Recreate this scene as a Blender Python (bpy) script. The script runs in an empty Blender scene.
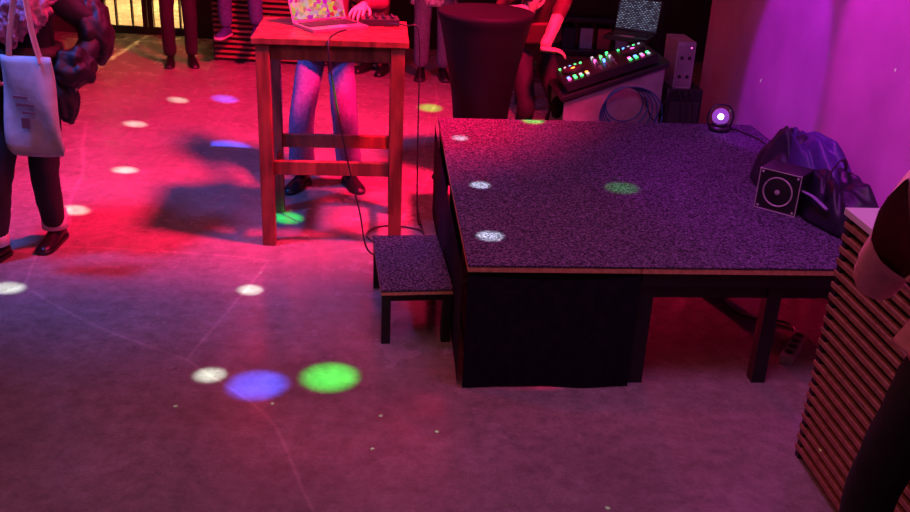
import bpy, math, random
from mathutils import Vector, Matrix, noise
random.seed(7)
sc = bpy.context.scene
try:
    sc.view_settings.view_transform = 'Standard'
    sc.view_settings.look = 'None'
except Exception as e:
    print(e)
V = Vector
# ---------------------------------------------------------------- materials
MC = {}
def mat(name, col, rough=.6, metal=0., nscale=8., namt=.25, bump=0., emit=None, estr=0., spec=.5):
    if name in MC: return MC[name]
    m = bpy.data.materials.new(name); m.use_nodes = True
    nt = m.node_tree; n = nt.nodes; l = nt.links
    p = n['Principled BSDF']
    p.inputs['Roughness'].default_value = rough
    p.inputs['Metallic'].default_value = metal
    p.inputs['Specular IOR Level'].default_value = spec
    tc = n.new('ShaderNodeTexCoord'); no = n.new('ShaderNodeTexNoise')
    no.inputs['Scale'].default_value = nscale; no.inputs['Detail'].default_value = 5
    l.new(tc.outputs['Object'], no.inputs['Vector'])
    r = n.new('ShaderNodeValToRGB')
    r.color_ramp.elements[0].position = .3; r.color_ramp.elements[1].position = .7
    r.color_ramp.elements[0].color = [c*(1-namt) for c in col]+[1]
    r.color_ramp.elements[1].color = [min(1,c*(1+namt)) for c in col]+[1]
    l.new(no.outputs['Fac'], r.inputs['Fac']); l.new(r.outputs['Color'], p.inputs['Base Color'])
    if bump:
        b = n.new('ShaderNodeBump'); b.inputs['Strength'].default_value = bump; b.inputs['Distance'].default_value=.01
        l.new(no.outputs['Fac'], b.inputs['Height']); l.new(b.outputs['Normal'], p.inputs['Normal'])
    if emit:
        p.inputs['Emission Color'].default_value = list(emit)+[1]
        p.inputs['Emission Strength'].default_value = estr
    MC[name] = m
    return m

def wood(name, c1, c2, rough=.5, scale=(3,3,40)):
    if name in MC: return MC[name]
    m = mat(name, c1, rough); nt = m.node_tree; n = nt.nodes; l = nt.links
    no = [x for x in n if x.type == 'TEX_NOISE'][0]; tc = [x for x in n if x.type=='TEX_COORD'][0]
    mp = n.new('ShaderNodeMapping'); mp.inputs['Scale'].default_value = scale
    l.new(tc.outputs['Object'], mp.inputs['Vector']); l.new(mp.outputs['Vector'], no.inputs['Vector'])
    no.inputs['Scale'].default_value = 1.0; no.inputs['Detail'].default_value = 8
    r = [x for x in n if x.type=='VALTORGB'][0]
    r.color_ramp.elements[0].color = list(c2)+[1]; r.color_ramp.elements[1].color = list(c1)+[1]
    return m

def floor_mat():
    m = bpy.data.materials.new('polished_concrete'); m.use_nodes = True
    nt = m.node_tree; n = nt.nodes; l = nt.links; p = n['Principled BSDF']
    tc = n.new('ShaderNodeTexCoord')
    def nz(s, d, r=.6):
        x = n.new('ShaderNodeTexNoise'); x.inputs['Scale'].default_value=s; x.inputs['Detail'].default_value=d; x.inputs['Roughness'].default_value=r
        l.new(tc.outputs['Object'], x.inputs['Vector']); return x
    def ramp(src, a, b, c0, c1):
        x = n.new('ShaderNodeValToRGB'); e = x.color_ramp.elements
        e[0].position=a; e[1].position=b; e[0].color=list(c0)+[1]; e[1].color=list(c1)+[1]; l.new(src, x.inputs['Fac']); return x
    def mix(t, f, a, b):
        x = n.new('ShaderNodeMix'); x.data_type='RGBA'; x.blend_type=t; x.inputs[0].default_value=f
        l.new(a, x.inputs[6]); l.new(b, x.inputs[7]); return x.outputs[2]
    big = ramp(nz(1.3,6).outputs['Fac'], .3,.7, (.26,.22,.195), (.42,.365,.335))
    sp = ramp(nz(14,9,.8).outputs['Fac'], .38,.62, (.55,.52,.50), (1,1,1))
    c = mix('MULTIPLY', .85, big.outputs[0], sp.outputs[0])
    fl = ramp(nz(70,3,.7).outputs['Fac'], .34,.42, (.3,.3,.3), (1,1,1))
    c = mix('MULTIPLY', .35, c, fl.outputs[0])
    wv = nz(.35,2); 
    mp = n.new('ShaderNodeVectorMath'); mp.operation='MULTIPLY_ADD'
    mp.inputs[1].default_value=(.6,.6,.6); l.new(wv.outputs['Color'], mp.inputs[0]); l.new(tc.outputs['Object'], mp.inputs[2])
    vo = n.new('ShaderNodeTexVoronoi'); vo.feature='DISTANCE_TO_EDGE'; vo.inputs['Scale'].default_value=.33
    l.new(mp.outputs[0], vo.inputs['Vector'])
    cr = ramp(vo.outputs['Distance'], .0003,.0012, (1.6,1.55,1.55), (1,1,1))
    c = mix('MULTIPLY', .7, c, cr.outputs[0])
    l.new(c, p.inputs['Base Color'])
    p.inputs['Specular IOR Level'].default_value=.6
    rr = n.new('ShaderNodeMapRange'); rr.inputs[1].default_value=.3; rr.inputs[2].default_value=.7; rr.inputs[3].default_value=.14; rr.inputs[4].default_value=.34
    l.new(nz(5,7).outputs['Fac'], rr.inputs[0]); l.new(rr.outputs[0], p.inputs['Roughness'])
    b = n.new('ShaderNodeBump'); b.inputs['Strength'].default_value=.05; b.inputs['Distance'].default_value=.003
    l.new(nz(20,4,.6).outputs['Fac'], b.inputs['Height']); l.new(b.outputs[0], p.inputs['Normal'])
    return m

def carpet_mat(name='speckled_carpet'):
    if name in MC: return MC[name]
    m = mat(name, (.1,.1,.1), .9, nscale=110, bump=.5, spec=.15)
    r = [x for x in m.node_tree.nodes if x.type=='VALTORGB'][0]
    no = [x for x in m.node_tree.nodes if x.type=='TEX_NOISE'][0]; no.inputs['Roughness'].default_value=.75
    r.color_ramp.elements[0].position=.45; r.color_ramp.elements[1].position=.68
    r.color_ramp.elements[0].color=(.022,.016,.030,1); r.color_ramp.elements[1].color=(.34,.27,.42,1)
    return m

def screen_mat(name, kind):
    m = bpy.data.materials.new(name); m.use_nodes=True
    nt=m.node_tree; n=nt.nodes; l=nt.links; p=n['Principled BSDF']
    tc=n.new('ShaderNodeTexCoord')
    if kind=='text':
        t=n.new('ShaderNodeTexBrick'); t.inputs['Scale'].default_value=22; t.inputs['Color1'].default_value=(.5,.6,.9,1); t.inputs['Color2'].default_value=(.02,.02,.04,1)
        t.inputs['Mortar'].default_value=(.01,.01,.02,1); t.inputs['Mortar Size'].default_value=.1
        mp=n.new('ShaderNodeMapping'); mp.inputs['Rotation'].default_value=(1.57,0,0); l.new(tc.outputs['Object'],mp.inputs['Vector']); l.new(mp.outputs[0],t.inputs['Vector']); out=t.outputs['Color']
    else:
        t=n.new('ShaderNodeTexVoronoi'); t.inputs['Scale'].default_value=45
        l.new(tc.outputs['Object'], t.inputs['Vector'])
        h=n.new('ShaderNodeHueSaturation'); h.inputs['Saturation'].default_value=1.3; h.inputs['Value'].default_value=.45
        l.new(t.outputs['Color'],h.inputs['Color']); out=h.outputs['Color']
    p.inputs['Base Color'].default_value=(.01,.01,.01,1)
    l.new(out,p.inputs['Emission Color']); p.inputs['Emission Strength'].default_value=.9
    return m

# ---------------------------------------------------------------- mesh builder
def catmull(pts, k=6):
    pts=[V(p) for p in pts]
    if len(pts)<3: return pts
    P=[pts[0]*2-pts[1]]+pts+[pts[-1]*2-pts[-2]]; out=[]
    for i in range(1,len(P)-2):
        for j in range(k):
            t=j/k; a,b,c,d=P[i-1],P[i],P[i+1],P[i+2]
            out.append(.5*((2*b)+(c-a)*t+(2*a-5*b+4*c-d)*t*t+(3*b-a-3*c+d)*t**3))
    out.append(pts[-1]); return out

class B:
    def __init__(s): s.v=[];s.f=[];s.m=[];s.sm=[];s.mats=[];s.M=Matrix.Identity(4)
    def mi(s,m):
        if m not in s.mats: s.mats.append(m)
        return s.mats.index(m)
    def add(s,vs,fs,m,smooth=False,fm=None):
        o=len(s.v); s.v+= [s.M@V(v) for v in vs]
        for i,f in enumerate(fs):
            s.f.append([o+k for k in f]); s.m.append(s.mi(fm[i] if fm else m)); s.sm.append(smooth)
    def box(s,c,d,m,rot=(0,0,0)):
        R=Matrix.Rotation(rot[2],3,'Z')@Matrix.Rotation(rot[1],3,'Y')@Matrix.Rotation(rot[0],3,'X')
        vs=[V(c)+R@V((d[0]*a/2,d[1]*b/2,d[2]*e/2)) for a in(-1,1) for b in(-1,1) for e in(-1,1)]
        s.add(vs,[(0,1,3,2),(4,6,7,5),(0,4,5,1),(2,3,7,6),(0,2,6,4),(1,5,7,3)],m)
    def tube(s,pts,r,m,n=10,k=6,smooth=True,flat=1.):
        P=catmull(pts,k) if k>1 else [V(p) for p in pts]
        if isinstance(r,(list,tuple)):
            rr=[]
            for i in range(len(P)):
                t=i/(len(P)-1)*(len(r)-1); a=min(int(t),len(r)-2); rr.append(r[a]+(r[a+1]-r[a])*(t-a))
        else: rr=[r]*len(P)
        vs=[];fs=[]
        up=V((0,0,1)); T0=(P[1]-P[0]).normalized()
        if abs(T0.dot(up))>.95: up=V((1,0,0))
        for i,p in enumerate(P):
            T=(P[min(i+1,len(P)-1)]-P[max(i-1,0)])
            T=T.normalized() if T.length>1e-9 else T0
            X=up.cross(T)
            if X.length<1e-4: X=T.orthogonal()
            X.normalize(); Y=T.cross(X).normalized(); up=Y
            for j in range(n):
                a=2*math.pi*j/n; vs.append(p+X*math.cos(a)*rr[i]+Y*math.sin(a)*rr[i]*flat)
        for i in range(len(P)-1):
            for j in range(n):
                fs.append((i*n+j,i*n+(j+1)%n,(i+1)*n+(j+1)%n,(i+1)*n+j))
        fs.append(tuple(range(n))[::-1]); fs.append(tuple((len(P)-1)*n+j for j in range(n)))
        s.add(vs,fs,m,smooth)
    def cyl(s,p0,p1,r0,m,r1=None,n=24):
        r1=r0 if r1 is None else r1
        s.tube([p0,p1],[r0,r1],m,n=n,k=1)
    def rings(s,R,m,smooth=True,cap=True,closed=True):
        n=len(R[0]); vs=[p for r in R for p in r]; fs=[]
        for i in range(len(R)-1):
            for j in range(n if closed else n-1):
                fs.append((i*n+j,i*n+(j+1)%n,(i+1)*n+(j+1)%n,(i+1)*n+j))
        if cap: fs+= [tuple(range(n))[::-1], tuple((len(R)-1)*n+j for j in range(n))]
        s.add(vs,fs,m,smooth)
    def sphere(s,c,r,m,rot=None,nu=20,nv=14,fn=None):
        if not isinstance(r,(tuple,list)): r=(r,r,r)
        R=[]
        rm=rot if rot else Matrix.Identity(3)
        for i in range(nv+1):
            th=math.pi*(i/nv); th=max(.02,min(math.pi-.02,th)); ring=[]
            for j in range(nu):
                ph=2*math.pi*j/nu
                p=V((math.sin(th)*math.cos(ph),math.sin(th)*math.sin(ph),-math.cos(th)))
                q=V((p.x*r[0],p.y*r[1],p.z*r[2]))
                if fn: q=fn(p,q)
                ring.append(V(c)+rm@q)
            R.append(ring)
        s.rings(R,m)
    def build(s,name,loc=(0,0,0),rz=0,bevel=0,solid=0):
        me=bpy.data.meshes.new(name); me.from_pydata([tuple(v) for v in s.v],[],s.f); 
        for m in s.mats: me.materials.append(m)
        me.polygons.foreach_set('material_index',s.m); me.polygons.foreach_set('use_smooth',s.sm); me.update()
        o=bpy.data.objects.new(name,me); sc.collection.objects.link(o); o.location=loc; o.rotation_euler=(0,0,rz)
        if solid:
            md=o.modifiers.new('sol','SOLIDIFY'); md.thickness=solid
        if bevel:
            md=o.modifiers.new('bev','BEVEL'); md.width=bevel; md.segments=2; md.limit_method='ANGLE'; md.angle_limit=math.radians(50)
        return o

def skin_eval(verts,edges,radii,root,sub=2):
    me=bpy.data.meshes.new('tmp'); me.from_pydata(verts,edges,[]); o=bpy.data.objects.new('tmp',me); sc.collection.objects.link(o)
    md=o.modifiers.new('s','SKIN'); md.use_smooth_shade=True
    sv=me.skin_vertices[0].data
    for i,r in enumerate(radii): sv[i].radius=(r,r); sv[i].use_root=(i==root)
    s2=o.modifiers.new('ss','SUBSURF'); s2.levels=sub; s2.render_levels=sub
    dg=bpy.context.evaluated_depsgraph_get(); ev=o.evaluated_get(dg); m2=ev.to_mesh()
    vs=[v.co.copy() for v in m2.vertices]; fs=[tuple(p.vertices) for p in m2.polygons]
    ev.to_mesh_clear(); bpy.data.objects.remove(o); bpy.data.meshes.remove(me)
    return vs,fs

def ik(a,c,l1,l2,pole):
    d=c-a; L=d.length
    if L>(l1+l2)*.995: c=a+d.normalized()*(l1+l2)*.995; d=c-a; L=d.length
    x=(l1*l1-l2*l2+L*L)/(2*L); h=math.sqrt(max(0,l1*l1-x*x)); u=d.normalized()
    q=pole-u*pole.dot(u); q.normalize()
    return a+u*x+q*h, c

def add_hand(b,w,fd,up,side,m,curl=.35,sc_=1.):
    x=fd.normalized(); z=(up-x*up.dot(x)).normalized(); y=z.cross(x)*side
    def P(a,c,d): return w+(x*a+y*c+z*d)*sc_
    R=[]
    for (a,hw,ht) in [(-.02,.024,.018),(.0,.026,.018),(.03,.036,.017),(.06,.041,.015),(.085,.041,.012),(.093,.036,.008)]:
        R.append([P(a,hw*math.cos(t*math.pi/7),ht*math.sin(t*math.pi/7)) for t in range(14)])
    b.rings(R,m)
    for (yo,L,sp) in [(.031,.070,.10),(.0105,.078,.02),(-.0105,.073,-.06),(-.031,.056,-.14)]:
        pts=[];px,pz=.075,0.; ang=-curl*.3; pts.append(P(px,yo,pz))
        segs=[.022,L*.45,L*.3,L*.25]; yy=yo
        for i,sg in enumerate(segs):
            px+=sg*math.cos(ang); pz+=sg*math.sin(ang); yy+=sg*sp; pts.append(P(px,yy,pz)); ang-=curl*(.9 if i else .5)
        b.tube(pts,[.0095*sc_,.0095*sc_,.0088*sc_,.008*sc_,.0062*sc_,.003*sc_],m,n=8,k=3)
    b.tube([P(.012,.018,-.004),P(.038,.042,-.010),P(.062,.056,-.018),P(.084,.060,-.028),P(.09,.06,-.032)],[.013*sc_,.0125*sc_,.010*sc_,.0085*sc_,.003*sc_],m,n=8,k=3)

def add_shoe(b,p,yaw,m,ms,s=1.):
    R=Matrix.Rotation(yaw,3,'Z'); up=[];so=[]
    for (y,w,h) in [(-.085,.014,.04),(-.075,.030,.075),(-.05,.036,.105),(-.01,.038,.112),(.03,.040,.095),(.07,.044,.075),(.12,.047,.058),(.16,.043,.048),(.185,.030,.038),(.195,.012,.028)]:
        ru=[];rs=[]
        for t in range(16):
            a=2*math.pi*t/16; ca,sa=math.cos(a),math.sin(a)
            zz=.018+(h-.018)*max(0,sa)**.8 if sa>0 else .018
            ru.append(V(p)+R@V((w*ca*s,y*s,zz*s)))
            rs.append(V(p)+R@V(((w+.004)*math.copysign(abs(ca)**.5,ca)*s,y*1.02*s,(.024 if sa>0 else .002)*s)))
        up.append(ru);so.append(rs)
    b.rings(up,m); b.rings(so,ms)

def person(name,loc,yaw,H,top,pants,skin,shoe,hair,feet=None,hands=None,legr=(.09,.065,.05),torso=1.,hem=None,
           pelvis=(0,0,.95),lean=(0,0),sole=None,longhair=False,armr=1.,extra=None,sleeve=True,hemr=1.,knees=None,shw=.175):
    k=H/1.75; b=B()
    W=Matrix.Translation(V(loc))@Matrix.Rotation(yaw,4,'Z'); Wi=W.inverted()
    L=lambda p: V(p)*k
    pel=L(pelvis); lx,ly=lean
    def up(h,f=1.): return pel+V((lx*h*f,ly*h*f,h*k))
    sp=up(.17);ch=up(.36);nb=up(.50);nk=up(.56);hd=up(.67)
    if feet is None: feet=[((-.1,0.,.0),.12),((.1,0.,.0),-.12)]
    else: feet=[(tuple((Wi@V(f[0]))/k),f[1]) for f in feet]
    J={'pel':pel,'sp':sp,'ch':ch,'nb':nb,'nk':nk}
    r={'pel':.125*torso,'sp':.12*torso,'ch':.14*torso,'nb':.075,'nk':.052}
    E=[('pel','sp',top),('sp','ch',top),('ch','nb',top),('nb','nk',skin)]
    hd_info=[]
    for i,sd in enumerate((-1,1)):
        sh=ch+V((sd*shw*k,0,.085*k)); 
        tgt=hands[i] if hands and hands[i] else None
        if tgt is None:
            wr=pel+V((sd*.27*k,.06*k,-.05*k)); fd=V((0,.15,-1)); upv=V((sd,0,0)); curl=.3
        else:
            wr=Wi@V(tgt[0]); fd=(Wi.to_3x3()@V(tgt[1])); upv=Wi.to_3x3()@V(tgt[2]); curl=tgt[3]
        el,wr=ik(sh,wr,.29*k,.26*k,V((sd*.6,-.8,-.35)))
        a='LR'[i]
        J.update({'sh'+a:sh,'el'+a:el,'wr'+a:wr}); r.update({'sh'+a:.07*armr,'el'+a:.052*armr,'wr'+a:.034*(armr if sleeve else 1)})
        E+=[('ch','sh'+a,top),('sh'+a,'el'+a,top),('el'+a,'wr'+a,top if sleeve else skin)]
        hd_info.append((wr,fd,upv,sd,curl))
        hp=pel+V((sd*.085*k,0,-.05*k)); fp=L(feet[i][0]); an=fp+V((0,0,.085*k))
        pole=V((0,1,0)) if not knees else knees
        kn,an=ik(hp,an,.43*k,.42*k,pole+V((sd*.1,0,0)))
        J.update({'hp'+a:hp,'kn'+a:kn,'an'+a:an}); r.update({'hp'+a:legr[0],'kn'+a:legr[1],'an'+a:legr[2]})
        E+=[('pel','hp'+a,pants),('hp'+a,'kn'+a,pants),('kn'+a,'an'+a,pants)]
        add_shoe(b,an-V((0,0,.085*k)),feet[i][1],shoe,sole or shoe,k)
    names=list(J); idx={n:i for i,n in enumerate(names)}
    vs,fs=skin_eval([tuple(J[n]) for n in names],[(idx[a],idx[c]) for a,c,_ in E],[r[n]*k for n in names],0)
    tor={'pel','sp','ch'}
    def near(p):
        best=None;bd=1e9
        for a,c,m in E:
            A,C=J[a],J[c]; d=C-A; t=max(0,min(1,(p-A).dot(d)/max(1e-9,d.length_squared))); q=A+d*t
            dd=(p-q).length/((r[a]*(1-t)+r[c]*t))
            if dd<bd: bd=dd;best=(a,c,m,q)
        return best
    nv=[]
    for p in vs:
        e=near(p)
        if e[0] in tor and e[1] in tor: p=V((p.x,e[3].y+(p.y-e[3].y)*.8,p.z))
        p=p+noise.noise_vector(p*9)*.006+noise.noise_vector(p*22)*.004
        nv.append(p)
    fm=[]
    for f in fs:
        c=sum((nv[i] for i in f),V())/len(f); fm.append(near(c)[2])
    b.add(nv,fs,top,True,fm)
    for (wr,fd,upv,sd,curl) in hd_info: add_hand(b,wr,fd,upv,-sd,skin,curl,k*1.0)
    if hem is not None:
        R=[]
        n=28; steps=8
        for i in range(steps+1):
            t=i/steps; z=sp.z+(hem*k-sp.z)*t; rr=(.145+.04*t)*hemr*k
            cx=sp.x+(pel.x-sp.x)*t; cy=sp.y+(pel.y-sp.y)*t
            R.append([V((cx+rr*1.12*math.cos(a)*(1+.05*t*math.sin(a*7)),cy+rr*.85*math.sin(a)*(1+.05*t*math.sin(a*5+1)),z)) for a in [2*math.pi*j/n for j in range(n)]])
        b.rings(R,top)
    def hf(p,q):
        q=q.copy()
        if p.z<0: q.x*=1-.32*(-p.z)**1.5; 
        if p.y>0: q.y*=.92
        if p.y>.8 and abs(p.x)<.3 and -.35<p.z<.1: q.y+=.022*(1-abs(p.x)/.3)*(1+p.z*-1)
        return q*k
    b.sphere(hd,(.076,.095,.118),skin,fn=hf,nu=32,nv=24)
    for sd in(-1,1):
        b.sphere(hd+V((sd*.030,.078,.012))*k,.013*k,mat('eye_white',(.8,.8,.8),.2),nu=10,nv=8)
        b.sphere(hd+V((sd*.030,.089,.012))*k,.006*k,mat('eye_iris',(.05,.03,.02),.2),nu=8,nv=6)
        b.sphere(hd+V((sd*.076,-.005,-.005))*k,(.010*k,.02*k,.032*k),skin,nu=10,nv=8)
    b.sphere(hd+V((0,.085,-.05))*k,(.024*k,.01*k,.008*k),mat('lips',(.45,.12,.12),.5),nu=10,nv=8)
    def hh(p,q):
        q=q.copy()
        if p.y>.1 and p.z<.55: q.y=min(q.y,.015)
        return (q+V((0,-.008,.014)))*k
    b.sphere(hd,(.084,.1,.12),hair,fn=hh,nu=28,nv=20)
    if longhair:
        b.tube([hd+V((0,-.05,.03))*k,hd+V((0,-.09,-.08))*k,hd+V((0,-.1,-.2))*k,hd+V((0,-.1,-.32))*k],[.07*k,.075*k,.07*k,.03*k],hair,n=14)
    if extra: extra(b,J,k)
    o=b.build(name,loc,yaw)
    return o

# ---------------------------------------------------------------- common mats
black=mat('black_paint',(.012,.012,.014),.5)
blackcloth=mat('black_cloth',(.014,.012,.024),.9,nscale=30,bump=.3,spec=.1)
plastic=mat('black_plastic',(.02,.02,.022),.35)
skin=mat('skin',(.62,.36,.27),.5,nscale=20,namt=.08)
hair_d=mat('hair_dark',(.03,.02,.015),.6,nscale=60,bump=.5)
denim=mat('denim',(.07,.12,.28),.85,nscale=60,namt=.35,bump=.3)
denim_p=mat('denim_pale',(.17,.15,.30),.85,nscale=60,namt=.3,bump=.3)
denim_g=mat('denim_grey',(.14,.17,.22),.85,nscale=50,namt=.3,bump=.3)
leather=mat('black_leather',(.012,.012,.012),.3)
rubber=mat('rubber_sole',(.03,.03,.03),.7)
white_rub=mat('white_sole',(.6,.6,.6),.6)
dark=mat('dark_fabric',(.015,.014,.02),.85,nscale=25,bump=.4)
redwood=wood('table_wood',(.36,.09,.055),(.05,.012,.010),.4,(18,18,3.5))
slatw=wood('slat_wood',(.42,.20,.12),(.24,.10,.06),.5,(2,30,30))
ply=mat('plywood_edge',(.9,.45,.22),.6,nscale=40)

# ---------------------------------------------------------------- room
b=B(); b.add([(-9,-2,0),(9,-2,0),(9,14,0),(-9,14,0)],[(0,1,2,3)],floor_mat()); b.build('floor')
wallm=mat('plaster_wall',(.52,.34,.46),.65,nscale=2.0,namt=.18,bump=.1,spec=.2)
ROT=math.radians(5.2)
SO=V((.053,3.449,0))
sx=V((math.cos(ROT),math.sin(ROT),0)); sy=V((-math.sin(ROT),math.cos(ROT),0))
def S(s,t,z=0): return SO+sx*s+sy*t+V((0,0,z))
b=B(); b.box((.12+1.95,.2,1.6),(.2,6.2,3.2),wallm); b.build('wall_right',SO,ROT)
dw_=mat('dark_wall',(.05,.03,.035),.8,nscale=3)
b=B(); b.box((0,0,1.6),(18,.2,3.2),dw_); b.build('wall_back',(6.15,10.3,0))
b=B(); b.box((0,0,1.6),(5,.2,3.2),dw_); b.build('wall_back.001',(-6.4,10.3,0))
b=B(); b.box((0,0,2.8),(1.0,.2,.8),dw_); b.build('wall_back_lintel',(-3.375,10.3,0))
b=B(); fr=mat('door_frame',(.025,.018,.015),.4)
for x in (-.48,-.03,.03,.48): b.box((x,0,1.15),(.05,.07,2.3),fr)
for x in (-.34,-.17,.17,.34): b.box((x,0,1.15),(.015,.05,2.3),fr)
for z in (.04,2.27,.40,1.2): b.box((0,0,z),(1.0,.06,.08 if z<.1 else .05),fr)
gl=mat('door_glass',(.9,.9,.9),.05); gl.node_tree.nodes['Principled BSDF'].inputs['Transmission Weight'].default_value=1.
for x in(-.255,.255): b.box((x,0,1.15),(.41,.01,2.2),gl)
for x in(-.07,.07): b.tube([(x,-.05,.95),(x,-.09,.97),(x,-.09,1.25),(x,-.05,1.27)],.01,mat('steel',(.6,.6,.6),.3,1.),k=4)
b.build('door_1',(-3.375,10.3,0))

# ---------------------------------------------------------------- stage
b=B(); cp=carpet_mat()
HS=.55; WS=1.92; DS=2.13
for (s0,s1) in((0,.70),(.7015,WS)):
    for (t0,t1) in((0,1.06),(1.0615,DS)):
        c=((s0+s1)/2,(t0+t1)/2); d=(s1-s0,t1-t0)
        b.box((c[0],c[1],HS-.005),(d[0],d[1],.010),cp)
        b.box((c[0],c[1],HS-.021),(d[0]-.002,d[1]-.002,.022),ply)
        b.box((c[0],c[1],HS-.062),(d[0]-.02,d[1]-.02,.06),black)
for s in(.04,.67,.74,1.28,1.86):
    for t in(.05,1.02,1.11,2.08): b.box((s,t,(HS-.09)/2),(.06,.06,HS-.09),black)
for t in(.05,1.06,2.08): b.box((WS/2,t,HS-.12),(WS-.1,.04,.06),black)
b.box((.04,1.06,.1),(.03,2.0,.04),black)
def skirt(p0,p1,n,z0,z1,nrm,amp,seed):
    R=[]
    p0=V(p0);p1=V(p1);nrm=V(nrm)
    for i in range(9):
        t=i/8; row=[]
        for j in range(n+1):
            u=j/n; q=p0.lerp(p1,u); off=amp*(.3+.7*t)*(math.sin(u*n*.16+seed)+.5*math.sin(u*n*.27+seed*2))+.006
            z=z1+(z0-z1)*t - (.02*math.sin(u*math.pi) if t<.01 else 0)
            row.append(q+nrm*(off+.012)+V((0,0,z)))
        R.append(row)
    b.rings(R,blackcloth,cap=False,closed=False)
skirt((0,0,0),(.70,0,0),60,.004,HS-.034,(0,-1,0),.005,1.)
skirt((0,0,0),(0,DS,0),90,.004,HS-.034,(-1,0,0),.006,2.)
b.build('stage_platform',SO,ROT,bevel=.0015)

# ---------------------------------------------------------------- step
b=B()
w,d,h=.32,.62,.27
b.box((w/2,d/2,h-.006),(w,d,.012),cp); b.box((w/2,d/2,h-.02),(w-.002,d-.002,.016),ply); b.box((w/2,d/2,h-.045),(w-.03,d-.03,.035),black)
for x in(.025,w-.025):
    for y in(.025,d-.025): b.box((x,y,(h-.03)/2),(.04,.04,h-.03),black)
b.build('stage_step',(-.315,3.76,0),math.radians(9),bevel=.002)

# ---------------------------------------------------------------- bar table
b=B(); TW,TD,TH=.75,.56,1.13; lg=.07
xs=(lg/2,TW-lg/2); ys=(lg/2,TD-lg/2)
for x in xs:
    for y in ys: b.box((x,y,(TH-.03)/2),(lg,lg,TH-.03),redwood)
for i in range(5): b.box((TW/2,-.01+(i+.5)*(TD+.02)/5,TH-.017),(TW+.04,(TD+.02)/5-.003,.034),redwood)
for y in ys: 
    b.box((TW/2,y,TH-.075),(TW-2*lg,.03,.08),redwood); b.box((TW/2,y,.44),(TW-2*lg,.035,.075),redwood)
for x in xs:
    b.box((x,TD/2,TH-.075),(.03,TD-2*lg,.08),redwood); b.box((x,TD/2,.36),(.035,TD-2*lg,.075),redwood)
b.build('bar_table',(-1.05,4.80,0),math.radians(5),bevel=.004)

silver=mat('aluminium',(.45,.45,.47),.35,.8,nscale=3,namt=.05); keys=mat('keyboard_keys',(.02,.02,.02),.5)
def laptop(name,loc,rz,scr,body,ang=112,w=.33,d=.23):
    b=B(); b.box((0,0,.009),(w,d,.016),body); 
    for i in range(5):
        for j in range(13): b.box((-w*.42+j*w*.07,d*.33-i*d*.11,.019),(w*.06,d*.09,.003),keys)
    b.box((0,-d*.32,.0178),(w*.32,d*.24,.002),mat('trackpad',(.3,.3,.32),.3))
    a=math.radians(ang-90); R=Matrix.Translation((0,d/2,.018))@Matrix.Rotation(-a,4,'X')
    b.M=R; b.box((0,.003,d*.47),(w,.006,d*.94),body); b.box((0,-.0015,d*.48),(w*.95,.004,d*.86),scr); b.M=Matrix.Identity(4)
    b.cyl((-w*.4,d/2,.016),(w*.4,d/2,.016),.006,plastic,n=10)
    return b.build(name,loc,rz,bevel=.0015)
laptop('laptop',(-.72,5.16,TH),math.radians(38),screen_mat('screen_a','color'),silver)
b=B(); b.box((0,0,.02),(.20,.13,.035),plastic)
for i in range(4):
    for j in range(3): b.cyl((-.07+i*.045,-.04+j*.04,.037),(-.07+i*.045,-.04+j*.04,.05),.009,plastic,n=12)
b.build('audio_controller',(-.47,5.31,TH),math.radians(10),bevel=.002)
b=B(); b.tube([(-.62,5.0,1.15),(-.66,4.88,1.15),(-.68,4.785,1.12),(-.66,4.765,.95),(-.60,4.77,.6),(-.52,4.76,.25),(-.45,4.72,.02),(-.22,4.85,.008),(-.20,5.1,.008),(-.42,5.15,.008),(-.5,4.98,.008),(-.28,4.74,.008),(-.18,4.95,.008),(-.22,5.3,.008)],.005,plastic,k=8)
b.tube([(-.43,5.24,1.15),(-.32,5.2,1.15),(-.25,5.2,1.1),(-.24,5.18,.6),(-.23,5.16,.1),(-.21,5.2,.008),(-.24,5.45,.008)],.004,plastic,k=8)
b.build('power_cable')

# ---------------------------------------------------------------- slatted counters
topm=mat('counter_top',(.75,.68,.70),.4,nscale=4,namt=.05)
def slat_counter(name,loc,rz,Lx,Ly,H,sides,pitch=.045):
    b=B(); b.box((Lx/2,Ly/2,(H-.03)/2),(Lx-.05,Ly-.05,H-.04),black)
    b.box((Lx/2,Ly/2,H-.0125),(Lx+.01,Ly+.01,.025),topm)
    n=int((H-.05)/pitch)
    for i in range(n):
        z=.03+i*pitch+.012
        if 'L' in sides: b.box((.012,Ly/2,z),(.022,Ly,.020),slatw)
        if 'F' in sides: b.box((Lx/2,.012,z),(Lx-.03,.022,.022),slatw)
        if 'K' in sides: b.box((Lx/2,Ly-.012,z),(Lx-.03,.022,.020),slatw)
    for x,y in((.02,.02),(.02,Ly-.02),(Lx-.02,Ly-.02),(Lx-.02,.02)): b.box((x,y,(H-.03)/2),(.03,.03,H-.03),black)
    return b.build(name,loc,rz,bevel=.002)
o=V((1.32,3.07,0))-sy*2.0
slat_counter('slatted_counter',o,ROT,.62,2.0,1.0,'LK')
slat_counter('slatted_counter',(-2.42,9.2,0),math.radians(-3),1.6,.6,.82,'F',.05)

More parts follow.
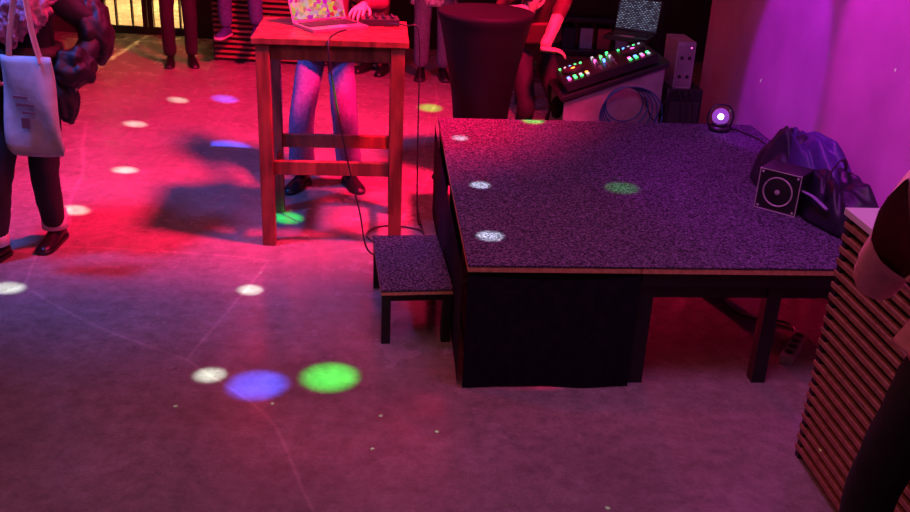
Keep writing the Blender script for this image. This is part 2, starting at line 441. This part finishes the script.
# ---------------------------------------------------------------- cocktail table with stretch cover
b=B(); R=[];n=48
for i in range(25):
    t=i/24; z=1.08*t
    if t<.38: base=.17+.1*((.38-t)/.38)**1.5
    else: base=.17+.125*((t-.38)/.62)**1.25
    lobe=.12*max(0,1-t/.6)
    R.append([(base*(1+lobe*math.cos(4*a))*math.cos(a),base*(1+lobe*math.cos(4*a))*math.sin(a),z) for a in[2*math.pi*j/n for j in range(n)]])
rt=.30
R[-1]=[(rt*math.cos(a),rt*math.sin(a),1.075) for a in[2*math.pi*j/n for j in range(n)]]
R.append([(rt*math.cos(a),rt*math.sin(a),1.10) for a in[2*math.pi*j/n for j in range(n)]])
R.append([(.97*rt*math.cos(a),.97*rt*math.sin(a),1.105) for a in[2*math.pi*j/n for j in range(n)]])
b.rings(R,mat('spandex_cover',(.006,.007,.009),.7,nscale=3,spec=.2))
b.build('cocktail_table',(.12,6.08,0))

# ---------------------------------------------------------------- DJ desk: sloping console stand
b=B()
pan=mat('desk_panel',(.34,.26,.30),.6)
def prism(pts,y0,y1,m):
    n=len(pts); vs=[(x,y0,z) for x,z in pts]+[(x,y1,z) for x,z in pts]
    b.add(vs,[tuple(range(n)),tuple(range(n,2*n))[::-1]]+[(i,i+n,(i+1)%n+n,(i+1)%n) for i in range(n)],m)
prism([(-.32,.62),(.34,.86),(.34,.83),(-.32,.59)],-.22,.26,plastic)
prism([(-.30,.10),(.32,.10),(.32,.82),(-.30,.585)],-.20,-.18,pan)
prism([(-.30,.10),(.32,.10),(.32,.82),(-.30,.585)],.22,.24,pan)
b.box((.31,.02,.42),(.02,.40,.8),pan)
for x in(-.28,.31):
    for y in(-.19,.23): b.box((x,y,.05),(.05,.05,.1),plastic)
b.box((.02,.02,.12),(.6,.4,.02),plastic)
b.build('dj_desk',(.92,6.17,0),math.radians(6),bevel=.003)
b=B(); b.box((0,0,.03),(.60,.38,.055),plastic)
def em(n,c,s=3): return mat(n,c,.4,emit=c,estr=s)
cols=[em('led_green',(.05,1,.2)),em('led_blue',(.1,.3,1)),em('led_orange',(1,.35,.05)),em('led_pink',(1,.1,.5)),em('led_white',(.5,.6,.7),1.)]
for sx_ in(-.2,.2):
    b.cyl((sx_,.04,.058),(sx_,.04,.072),.075,plastic,n=32); b.cyl((sx_,.04,.072),(sx_,.04,.076),.062,mat('jog_wheel',(.06,.06,.07),.3),n=32)
    b.cyl((sx_,.04,.0765),(sx_,.04,.078),.014,random.choice(cols[:4]),n=20)
    for i in range(4):
        for j in range(2): b.box((sx_-.06+i*.04,-.09-j*.04,.061),(.018,.018,.008),random.choice(cols))
    for i in range(5): b.box((sx_-.07+i*.035,.155,.061),(.014,.012,.008),random.choice(cols))
for i in range(3):
    for j in range(4): b.cyl((-.05+i*.05,.14-j*.045,.058),(-.05+i*.05,.14-j*.045,.078),.009,silver if (i+j)%2 else random.choice(cols),n=12)
    b.box((-.05+i*.05,-.09,.06),(.006,.09,.006),silver); b.box((-.05+i*.05,-.1+.03*i,.066),(.02,.012,.014),silver)
mx=b.build('dj_mixer',(.92,6.17,.748),math.radians(6),bevel=.002); mx.rotation_euler[1]=-math.atan2(.24,.66)
b=B()
for q in range(5):
    pts=[((.12+.02*q)*math.cos(a)+.01*q,-.012*q,(.11+.018*q)*math.sin(a)-.015*q) for a in[2*math.pi*j/14 for j in range(15)]]
    b.tube(pts,.005,mat('blue_cable',(.02,.10,.22),.4),k=3,n=8)
b.tube([(.12,0,.05),(.2,.0,-.1),(.25,.0,.0),(.3,-.01,.12)],.005,plastic); b.tube([(-.1,0,-.1),(.1,-.03,-.3),(.25,-.02,-.2),(.27,-.01,.12)],.005,plastic)
b.build('coiled_cable',(1.02,5.945,.59),math.radians(6))
b=B(); b.box((0,0,.01),(.26,.22,.015),plastic); b.box((0,0,.88),(.30,.25,.012),plastic)
for x in(-.11,.11):
    b.box((x,0,.44),(.02,.03,.88),plastic)
b.build('laptop_stand',(1.12,6.62,0),math.radians(-25),bevel=.002)
laptop('laptop',(1.12,6.62,.886),math.radians(-25),screen_mat('screen_b','text'),plastic,ang=105,w=.30,d=.24)
b=B(); wb=mat('white_case',(.36,.30,.34),.5)
b.box((0,0,.15),(.12,.28,.30),wb); b.box((0,-.142,.15),(.10,.006,.26),mat('grey_grille',(.25,.2,.24),.6))
for z in(.08,.2): 
    for x in(-.025,.025): b.cyl((x,-.14,z),(x,-.149,z),.012,plastic,n=16)
b.cyl((.03,-.14,.265),(.03,-.148,.265),.005,cols[3],n=16)
b.build('amplifier_box',(1.40,6.30,.655),math.radians(5),bevel=.006)
b=B(); b.box((0,0,.3),(.24,.36,.6),plastic); b.box((0,-.185,.3),(.20,.01,.55),mat('speaker_grille',(.04,.04,.04),.7,nscale=200,bump=.5)); b.box((0,0,.6275),(.24,.36,.055),plastic)
for x in(-.06,-.02,.02): b.tube([(x,-.17,.655),(x+.02,-.21,.62),(x+.04,-.215,.45),(x+.02,-.20,.25)],.004,plastic)
b.build('loudspeaker_cabinet',(1.42,6.32,0),math.radians(5),bevel=.005)
b=B()
for z in(.3,.55,.8,1.05,1.3): b.box((0,0,z),(1.1,.4,.03),plastic)
for x in(-.54,.54):
    for y in(-.18,.18): b.box((x,y,.75),(.03,.03,1.5),plastic)
for i in range(7): b.box((-.45+i*.14,0,.645),(.10,.25,.16),random.choice([pan,dark,mat('red_box',(.4,.05,.05),.6)]))
b.build('storage_shelf',(1.0,7.9,0),0,bevel=.003)

# ---------------------------------------------------------------- items on the stage
b=B(); b.cyl((0,0,0),(0,0,.03),.06,plastic); b.cyl((0,0,.03),(0,0,.05),.045,plastic)
b.sphere((0,0,.085),.05,mat('smoked_dome',(.10,.05,.14),.2,emit=(.5,.1,.9),estr=.5))
b.sphere((-.01,-.04,.095),.018,em('disco_lens',(.9,.6,1),9))
b.tube([(-.062,0,.02),(-.075,0,.09),(-.04,0,.15),(.04,0,.15),(.075,0,.09),(.062,0,.02)],.006,plastic)
b.tube([(.05,.02,.01),(.1,.03,.006),(.14,-.05,.006),(.2,-.2,.006),(.22,-.5,.006)],.005,plastic)
b.build('disco_ball_light',S(1.67,1.99,HS),0)
b=B(); sp=.20
b.box((0,0,sp/2),(sp,.15,sp),plastic)
ring=mat('speaker_ring',(.6,.55,.57),.4)
pts=[(.068*math.cos(a),-.078,sp/2+.068*math.sin(a)) for a in[2*math.pi*j/24 for j in range(25)]]
b.tube(pts,.004,ring,k=1,n=8)
b.cyl((0,-.07,sp/2),(0,-.080,sp/2),.060,mat('cone',(.015,.015,.015),.5),n=32); b.cyl((0,-.08,sp/2),(0,-.086,sp/2),.012,ring,n=20)
for x in(-1,1):
    for z in(-1,1): b.cyl((x*.083,-.074,sp/2+z*.083),(x*.083,-.08,sp/2+z*.083),.006,ring,n=10)
for z in(.004,sp-.004): b.box((0,-.076,z),(sp,.004,.005),ring)
for x in(-sp/2+.003,sp/2-.003): b.box((x,-.076,sp/2),(.005,.004,sp),ring)
b.build('cube_speaker',S(1.54,.69,HS),math.radians(-38),bevel=.006)
def lump(b,c,r,m,amp=.12,fr=3.,seed=0,rot=None,zmin=None,crease=.0):
    def fn(p,q):
        fq=p*fr
        d=1+amp*noise.noise(fq+V((seed,seed,0)))+amp*.35*noise.noise(fq*2.+V((seed,9,seed)))
        if crease: d-=crease*max(0,1-abs(noise.noise(fq*1.3+V((3,seed,seed))))*7)
        q=q*d
        if zmin is not None and q.z<zmin: q.z=zmin+(q.z-zmin)*.05
        return q
    b.sphere(c,r,m,fn=fn,nu=64,nv=44,rot=rot)
def drape(b,c,rx,ry,h,m,seed,pk=(0,0),z0=.0):
    nr=44;na=96;R=[]
    for i in range(nr+1):
        u=(i/nr)**.8; ring=[]
        for j in range(na):
            a=2*math.pi*j/na; x=math.cos(a)*u; y=math.sin(a)*u
            ro_=1+.16*noise.noise(V((math.cos(a)*1.6,math.sin(a)*1.6,seed)))
            w1=noise.noise(V((x*1.5,y*1.5,seed+3)))*1.6
            rid=abs(math.sin(a*2.5+u*2+w1*2.2+seed))**.8
            rid2=1-min(1,abs(noise.noise(V((x*2.6,y*2.6,seed+8))))*3.2)
            z=h*(max(0,1-u**2.6))**.75*(.78+.22*rid*min(1,u*2))+.016*rid2*(1-u**6)
            z*=1+.22*noise.noise(V((x*2,y*2,seed+20)))
            k_=1-u
            ring.append(V(c)+V((x*rx*ro_+pk[0]*k_,y*ry*ro_+pk[1]*k_,max(.002,z)+z0)))
        R.append(ring)
    b.rings(R,m,cap=True)
jm=mat('jacket_blue',(.045,.03,.17),.5,nscale=40,bump=.2)
jd=mat('jacket_dark',(.014,.013,.035),.55,nscale=40,bump=.2)
bagm=mat('bag_nylon',(.012,.012,.026),.45,nscale=40,bump=.15)
b=B(); drape(b,(0,0,0),.17,.31,.22,bagm,3,(-.02,.05))
b.tube([(-.12,-.1,.12),(-.12,-.08,.22),(-.02,.02,.27),(.06,.1,.22),(.08,.14,.12)],.010,bagm,flat=.4)
b.tube([(-.14,-.16,.10),(-.17,-.08,.13),(-.17,.05,.12),(-.12,.15,.12)],.011,mat('strap_purple',(.3,.22,.45),.6),flat=.4)
b.build('duffel_bag',S(1.76,.58,HS),math.radians(8))
b=B(); drape(b,(0,0,0),.20,.27,.29,jd,11,(-.05,.04))
b.M=Matrix.Translation((.03,-.12,.06)); drape(b,(0,0,0),.15,.35,.24,jm,17,(-.05,.12)); b.M=Matrix.Identity(4)
b.build('jacket',S(1.73,1.0,HS),math.radians(5))

b=B(); b.box((0,0,.02),(.3,.06,.04),mat('white_plastic',(.35,.35,.35),.4))
for i in range(4): b.cyl((-.1+i*.065,0,.04),(-.1+i*.065,0,.045),.02,plastic,n=16)
b.tube([(.15,0,.02),(.25,.1,.01),(.2,.3,.01),(.4,.5,.01)],.006,plastic)
b.build('power_strip',S(1.55,.30),math.radians(60),bevel=.003)

# ---------------------------------------------------------------- people
pi=math.pi
coat=mat('black_coat',(.012,.010,.014),.6,nscale=14,bump=.6)
pinkk=mat('fluffy_scarf',(.80,.25,.38),.95,nscale=45,namt=.4,bump=1.)
def wx(b,J,k):
    for i,(c,r) in enumerate([((-.10,.11,1.33),(.12,.09,.13)),((.08,.10,1.36),(.13,.09,.11)),((-.16,.02,1.40),(.10,.12,.09)),((.16,0,1.42),(.09,.11,.07)),((0,-.08,1.42),(.16,.08,.08)),((-.02,.14,1.24),(.08,.05,.10))]):
        lump(b,V(c)*k,tuple(q*k for q in r),pinkk,.3,3.,i*3,crease=.06)
    for a in 'LR':
        b.cyl(J['an'+a]+V((0,0,.005)),J['an'+a]+V((0,0,.10)),.070*k,mat('white_sock',(.75,.7,.7),.9),n=20,r1=.066*k)
    lump(b,J['wrL']+V((.0,-.02,.02)),(.095,.10,.10),coat,.3,1.5,5,crease=.04)
    lump(b,J['elL']+V((.01,.0,.0)),(.085,.10,.15),coat,.3,1.5,8,crease=.04)
    lump(b,J['wrL']+V((.05,.0,-.11)),(.06,.07,.13),coat,.3,1.5,8,crease=.04)
person('woman_with_tote_bag',(-2.12,4.60,0),pi-.15,1.70,coat,dark,skin,leather,hair_d,
       feet=[((-2.14,4.72,0),.1),((-2.34,4.46,0),-.1)],
       hands=[((-1.86,4.50,.98),(-.5,-.2,-.6),(0,-1,0),.8),((-2.20,4.36,1.05),(.2,-.3,-.8),(0,-1,.2),1.0)],
       legr=(.09,.08,.066),torso=1.15,hem=.80,armr=1.4,longhair=True,extra=wx,hemr=1.15)
b=B(); tm=mat('tote_canvas',(.72,.58,.58),.9,nscale=14,namt=.18,bump=.3)
R=[]
for i in range(17):
    t=i/16; z=-.49+.47*t; w=.145-.022*t; dpt=.035*math.sin(min(1,t*3+.25)*pi/2)*(1-.75*t)+.006
    if i==0: w*=.9; dpt=.01
    R.append([V((w*math.copysign(abs(math.cos(a))**.5,math.cos(a)),dpt*math.sin(a)+.014*math.sin(6*t+3*math.cos(a)),z+.012*math.cos(a)*math.cos(a)*(1-t))) for a in[2*pi*j/36 for j in range(36)]])
b.rings(R,tm)
for y in(-.012,.012): b.tube([(-.08,y,-.05),(-.055,y,.08),(-.02,y+.03,.27),(.0,y+.03,.33),(.02,y+.03,.27),(.055,y,.08),(.08,y,-.05)],.012,tm,flat=.25,k=6)
pr=mat('tote_print',(.35,.12,.16),.9)
for (x,z,w,h) in((-.02,-.2,.07,.012),(.0,-.235,.09,.012),(.01,-.27,.06,.012),(-.01,-.32,.04,.05)): b.box((x,-.042,z),(w,.004,h),pr)
b.build('tote_bag',(-1.98,4.28,1.12),math.radians(-8))

person('person_at_table',(-.84,5.84,0),pi,1.72,mat('maroon_top',(.10,.02,.03),.8,nscale=20),denim_p,skin,leather,hair_d,
       feet=[((-.70,5.84,0),.5),((-1.0,5.78,0),-.35)],
       hands=[((-.58,5.48,1.20),(-.2,-1,-.15),(0,0,1),.4),((-.80,5.46,1.19),(.1,-1,-.1),(0,0,1),.4)],
       legr=(.095,.085,.088),pelvis=(0,0,.93),hem=.86)
person('disc_jockey',(.47,6.54,0),pi+.35,1.75,mat('dj_top',(.13,.014,.025),.8),dark,skin,leather,hair_d,
       hands=[((.47,6.08,.81),(.95,.05,-.05),(0,0,1),.5),((.42,6.34,1.08),(.1,-.3,.9),(-.3,-1,0),.7)],
       pelvis=(0,-.06,.82),lean=(0,.55),sleeve=False,armr=.9,hem=.84)
person('standing_man',(-.30,8.92,0),pi+.1,1.80,mat('patterned_shirt',(.6,.55,.6),.8,nscale=40,namt=.8),denim_g,skin,leather,hair_d,legr=(.10,.08,.07),hem=.66,sole=rubber)
person('standing_woman',(-.84,9.05,0),pi-.4,1.68,dark,mat('maroon_trousers',(.12,.02,.03),.8),skin,leather,hair_d,legr=(.095,.08,.075),hem=.8,longhair=True)
person('standing_woman',(-2.66,8.96,0),pi+.3,1.70,dark,dark,skin,leather,hair_d,legr=(.09,.07,.065),hem=.8,longhair=True)
person('seated_man',(-2.08,9.36,0),pi,1.75,mat('blue_top',(.05,.06,.2),.8),denim,skin,mat('blue_shoe',(.06,.08,.3),.5),hair_d,
       pelvis=(0,0,.93),feet=[((-1.94,8.98,.30),.1),((-2.24,9.02,.27),-.2)],knees=V((0,1,.4)),legr=(.09,.075,.065),sole=white_rub)
pinktop=mat('pink_blouse',(.85,.36,.42),.8,nscale=12,bump=.5)
person('person_leaning_on_counter',(1.25,2.04,0),-.1,1.74,pinktop,dark,skin,leather,hair_d,
       hands=[((1.17,2.40,1.03),(.7,.6,.0),(-.6,.3,.3),.6),None],legr=(.085,.072,.06),hem=1.02,armr=1.25,hemr=.85,torso=1.,shw=.20)

# ---------------------------------------------------------------- camera
th=math.radians(23.7); H=2.1
F=V((0,math.cos(th),-math.sin(th))); Rv=V((1,0,0)); D=V((0,-math.sin(th),-math.cos(th)))
ro=math.radians(2.75); cr,sr=math.cos(ro),math.sin(ro)
cx=Rv*cr-D*sr; cd=Rv*sr+D*cr
M=Matrix.Identity(4)
for i in range(3): M[i][0]=cx[i]; M[i][1]=-cd[i]; M[i][2]=-F[i]
M[2][3]=H
cam=bpy.data.cameras.new('camera'); co=bpy.data.objects.new('camera',cam); sc.collection.objects.link(co)
co.matrix_world=M; cam.sensor_width=36; cam.lens=960/910*36; cam.clip_end=60; sc.camera=co

# ---------------------------------------------------------------- lights
def aim(o,t): o.rotation_euler=(V(t)-o.location).to_track_quat('-Z','Y').to_euler()
def spot(name,loc,tgt,col,w,ang,blend=.5,rad=.05):
    l=bpy.data.lights.new(name,'SPOT'); l.energy=w; l.color=col; l.spot_size=math.radians(ang); l.spot_blend=blend; l.shadow_soft_size=rad
    o=bpy.data.objects.new(name,l); sc.collection.objects.link(o); o.location=loc; aim(o,tgt); return o
def area(name,loc,tgt,col,w,s):
    l=bpy.data.lights.new(name,'AREA'); l.energy=w; l.color=col; l.size=s
    o=bpy.data.objects.new(name,l); sc.collection.objects.link(o); o.location=loc; aim(o,tgt); return o
spot('red_spot_lamp',(1.0,4.4,4.3),(-1.6,6.7,0),(1,.004,.075),6600,58,.9,.28)
area('red_back_lamp',(-1.2,9.4,3.1),(-.8,5.0,0),(1,.02,.10),38,2.4)
spot('red_understage_fill',(.72,5.80,.35),(1.25,3.9,.0),(1,.01,.10),120,80,.7,.05)  # added fill without a fixture, reddens the floor under the stage
spot('red_front_fill',(-2.2,4.2,3.2),(-.25,3.9,0),(1,.02,.08),110,46,.9,.1)  # invented red fill, brings more red to the front floor
spot('violet_wall_lamp',(.5,4.5,2.9),(1.95,4.55,1.3),(.66,.005,1),75,80,.5,.04)
spot('violet_beam_lamp',(.4,5.0,2.9),(1.82,5.50,1.0),(.55,.005,1),170,26,.35,.03)
spot('magenta_beam_lamp',(.4,4.0,2.9),(1.94,4.35,1.4),(1,.005,.95),150,32,.35,.03)
area('overhead_fill',(-.5,2.5,3.3),(-.3,3.2,0),(1,.27,.32),28,2.5)  # general fill added overhead, stands for no real lamp
area('ceiling_violet_lamp',(.9,3.0,3.2),(.9,2.9,0),(.72,.16,.9),26,1.0)
spot('blue_wash_lamp',(-2.5,4.0,3.2),(-1.5,5.6,0),(.05,.18,1),400,80,.9,.2)
spot('door_warm_lamp',(-3.4,12.2,2.8),(-3.4,11,0),(1,.62,.2),3500,80)
def gp(u,v,z=0):
    du,dv=u-455,v-256; a=cr*du+sr*dv; c=-sr*du+cr*dv
    den=960*math.sin(th)+c*math.cos(th); k=H-z
    return (a/den*k,(960*math.cos(th)-c*math.sin(th))/den*k,z)
W_=(.75,1,.9);G_=(.01,1,.08);Bl=(.01,.08,1)
src=V((.2,3.6,3.0))
SP=[((258,385,0),Bl,2600,.14),((330,377,0),G_,1900,.14),((210,375,0),W_,1500,.075),((250,290,0),W_,1500,.07),((8,288,0),W_,1500,.08),((75,210,0),W_,1700,.085),((125,170,0),W_,1700,.085),
((288,218,0),G_,2000,.10),((228,147,0),Bl,3600,.17),((135,124,0),W_,1500,.09),((178,100,0),W_,1400,.09),((225,99,0),Bl,3000,.12),((430,108,0),G_,1500,.12),((460,138,.55),W_,2200,.055),((480,185,.55),W_,2600,.06),((490,236,.55),W_,2600,.07),((533,121,.55),G_,3200,.08),((622,188,.55),G_,600,.10)]
for (p,c,w,r) in SP:
    g=V(gp(*p)); s0=src if g.y<5.5 else V((.2,5.2,3.0)); d=(g-s0).length
    spot('disco_beam',s0,g,c,w*d*d/9,math.degrees(2*math.atan(r/d)),1.,.008)
gb=spot('laser_dot_lamp',(.2,3.6,3.05),(-.6,4.8,0),(.7,1,.7),500,150,.1,.004)
gb.data.use_nodes=True; nt=gb.data.node_tree; en=nt.nodes['Emission']
tc=nt.nodes.new('ShaderNodeTexCoord'); vo=nt.nodes.new('ShaderNodeTexVoronoi'); vo.inputs['Scale'].default_value=20
nt.links.new(tc.outputs['Normal'],vo.inputs['Vector'])
lt=nt.nodes.new('ShaderNodeMath'); lt.operation='LESS_THAN'; lt.inputs[1].default_value=.045
nt.links.new(vo.outputs['Distance'],lt.inputs[0]); nt.links.new(lt.outputs[0],en.inputs['Strength'])
w=bpy.data.worlds.new('world'); sc.world=w; w.use_nodes=True
w.node_tree.nodes['Background'].inputs[0].default_value=(.05,.02,.04,1); w.node_tree.nodes['Background'].inputs[1].default_value=.25
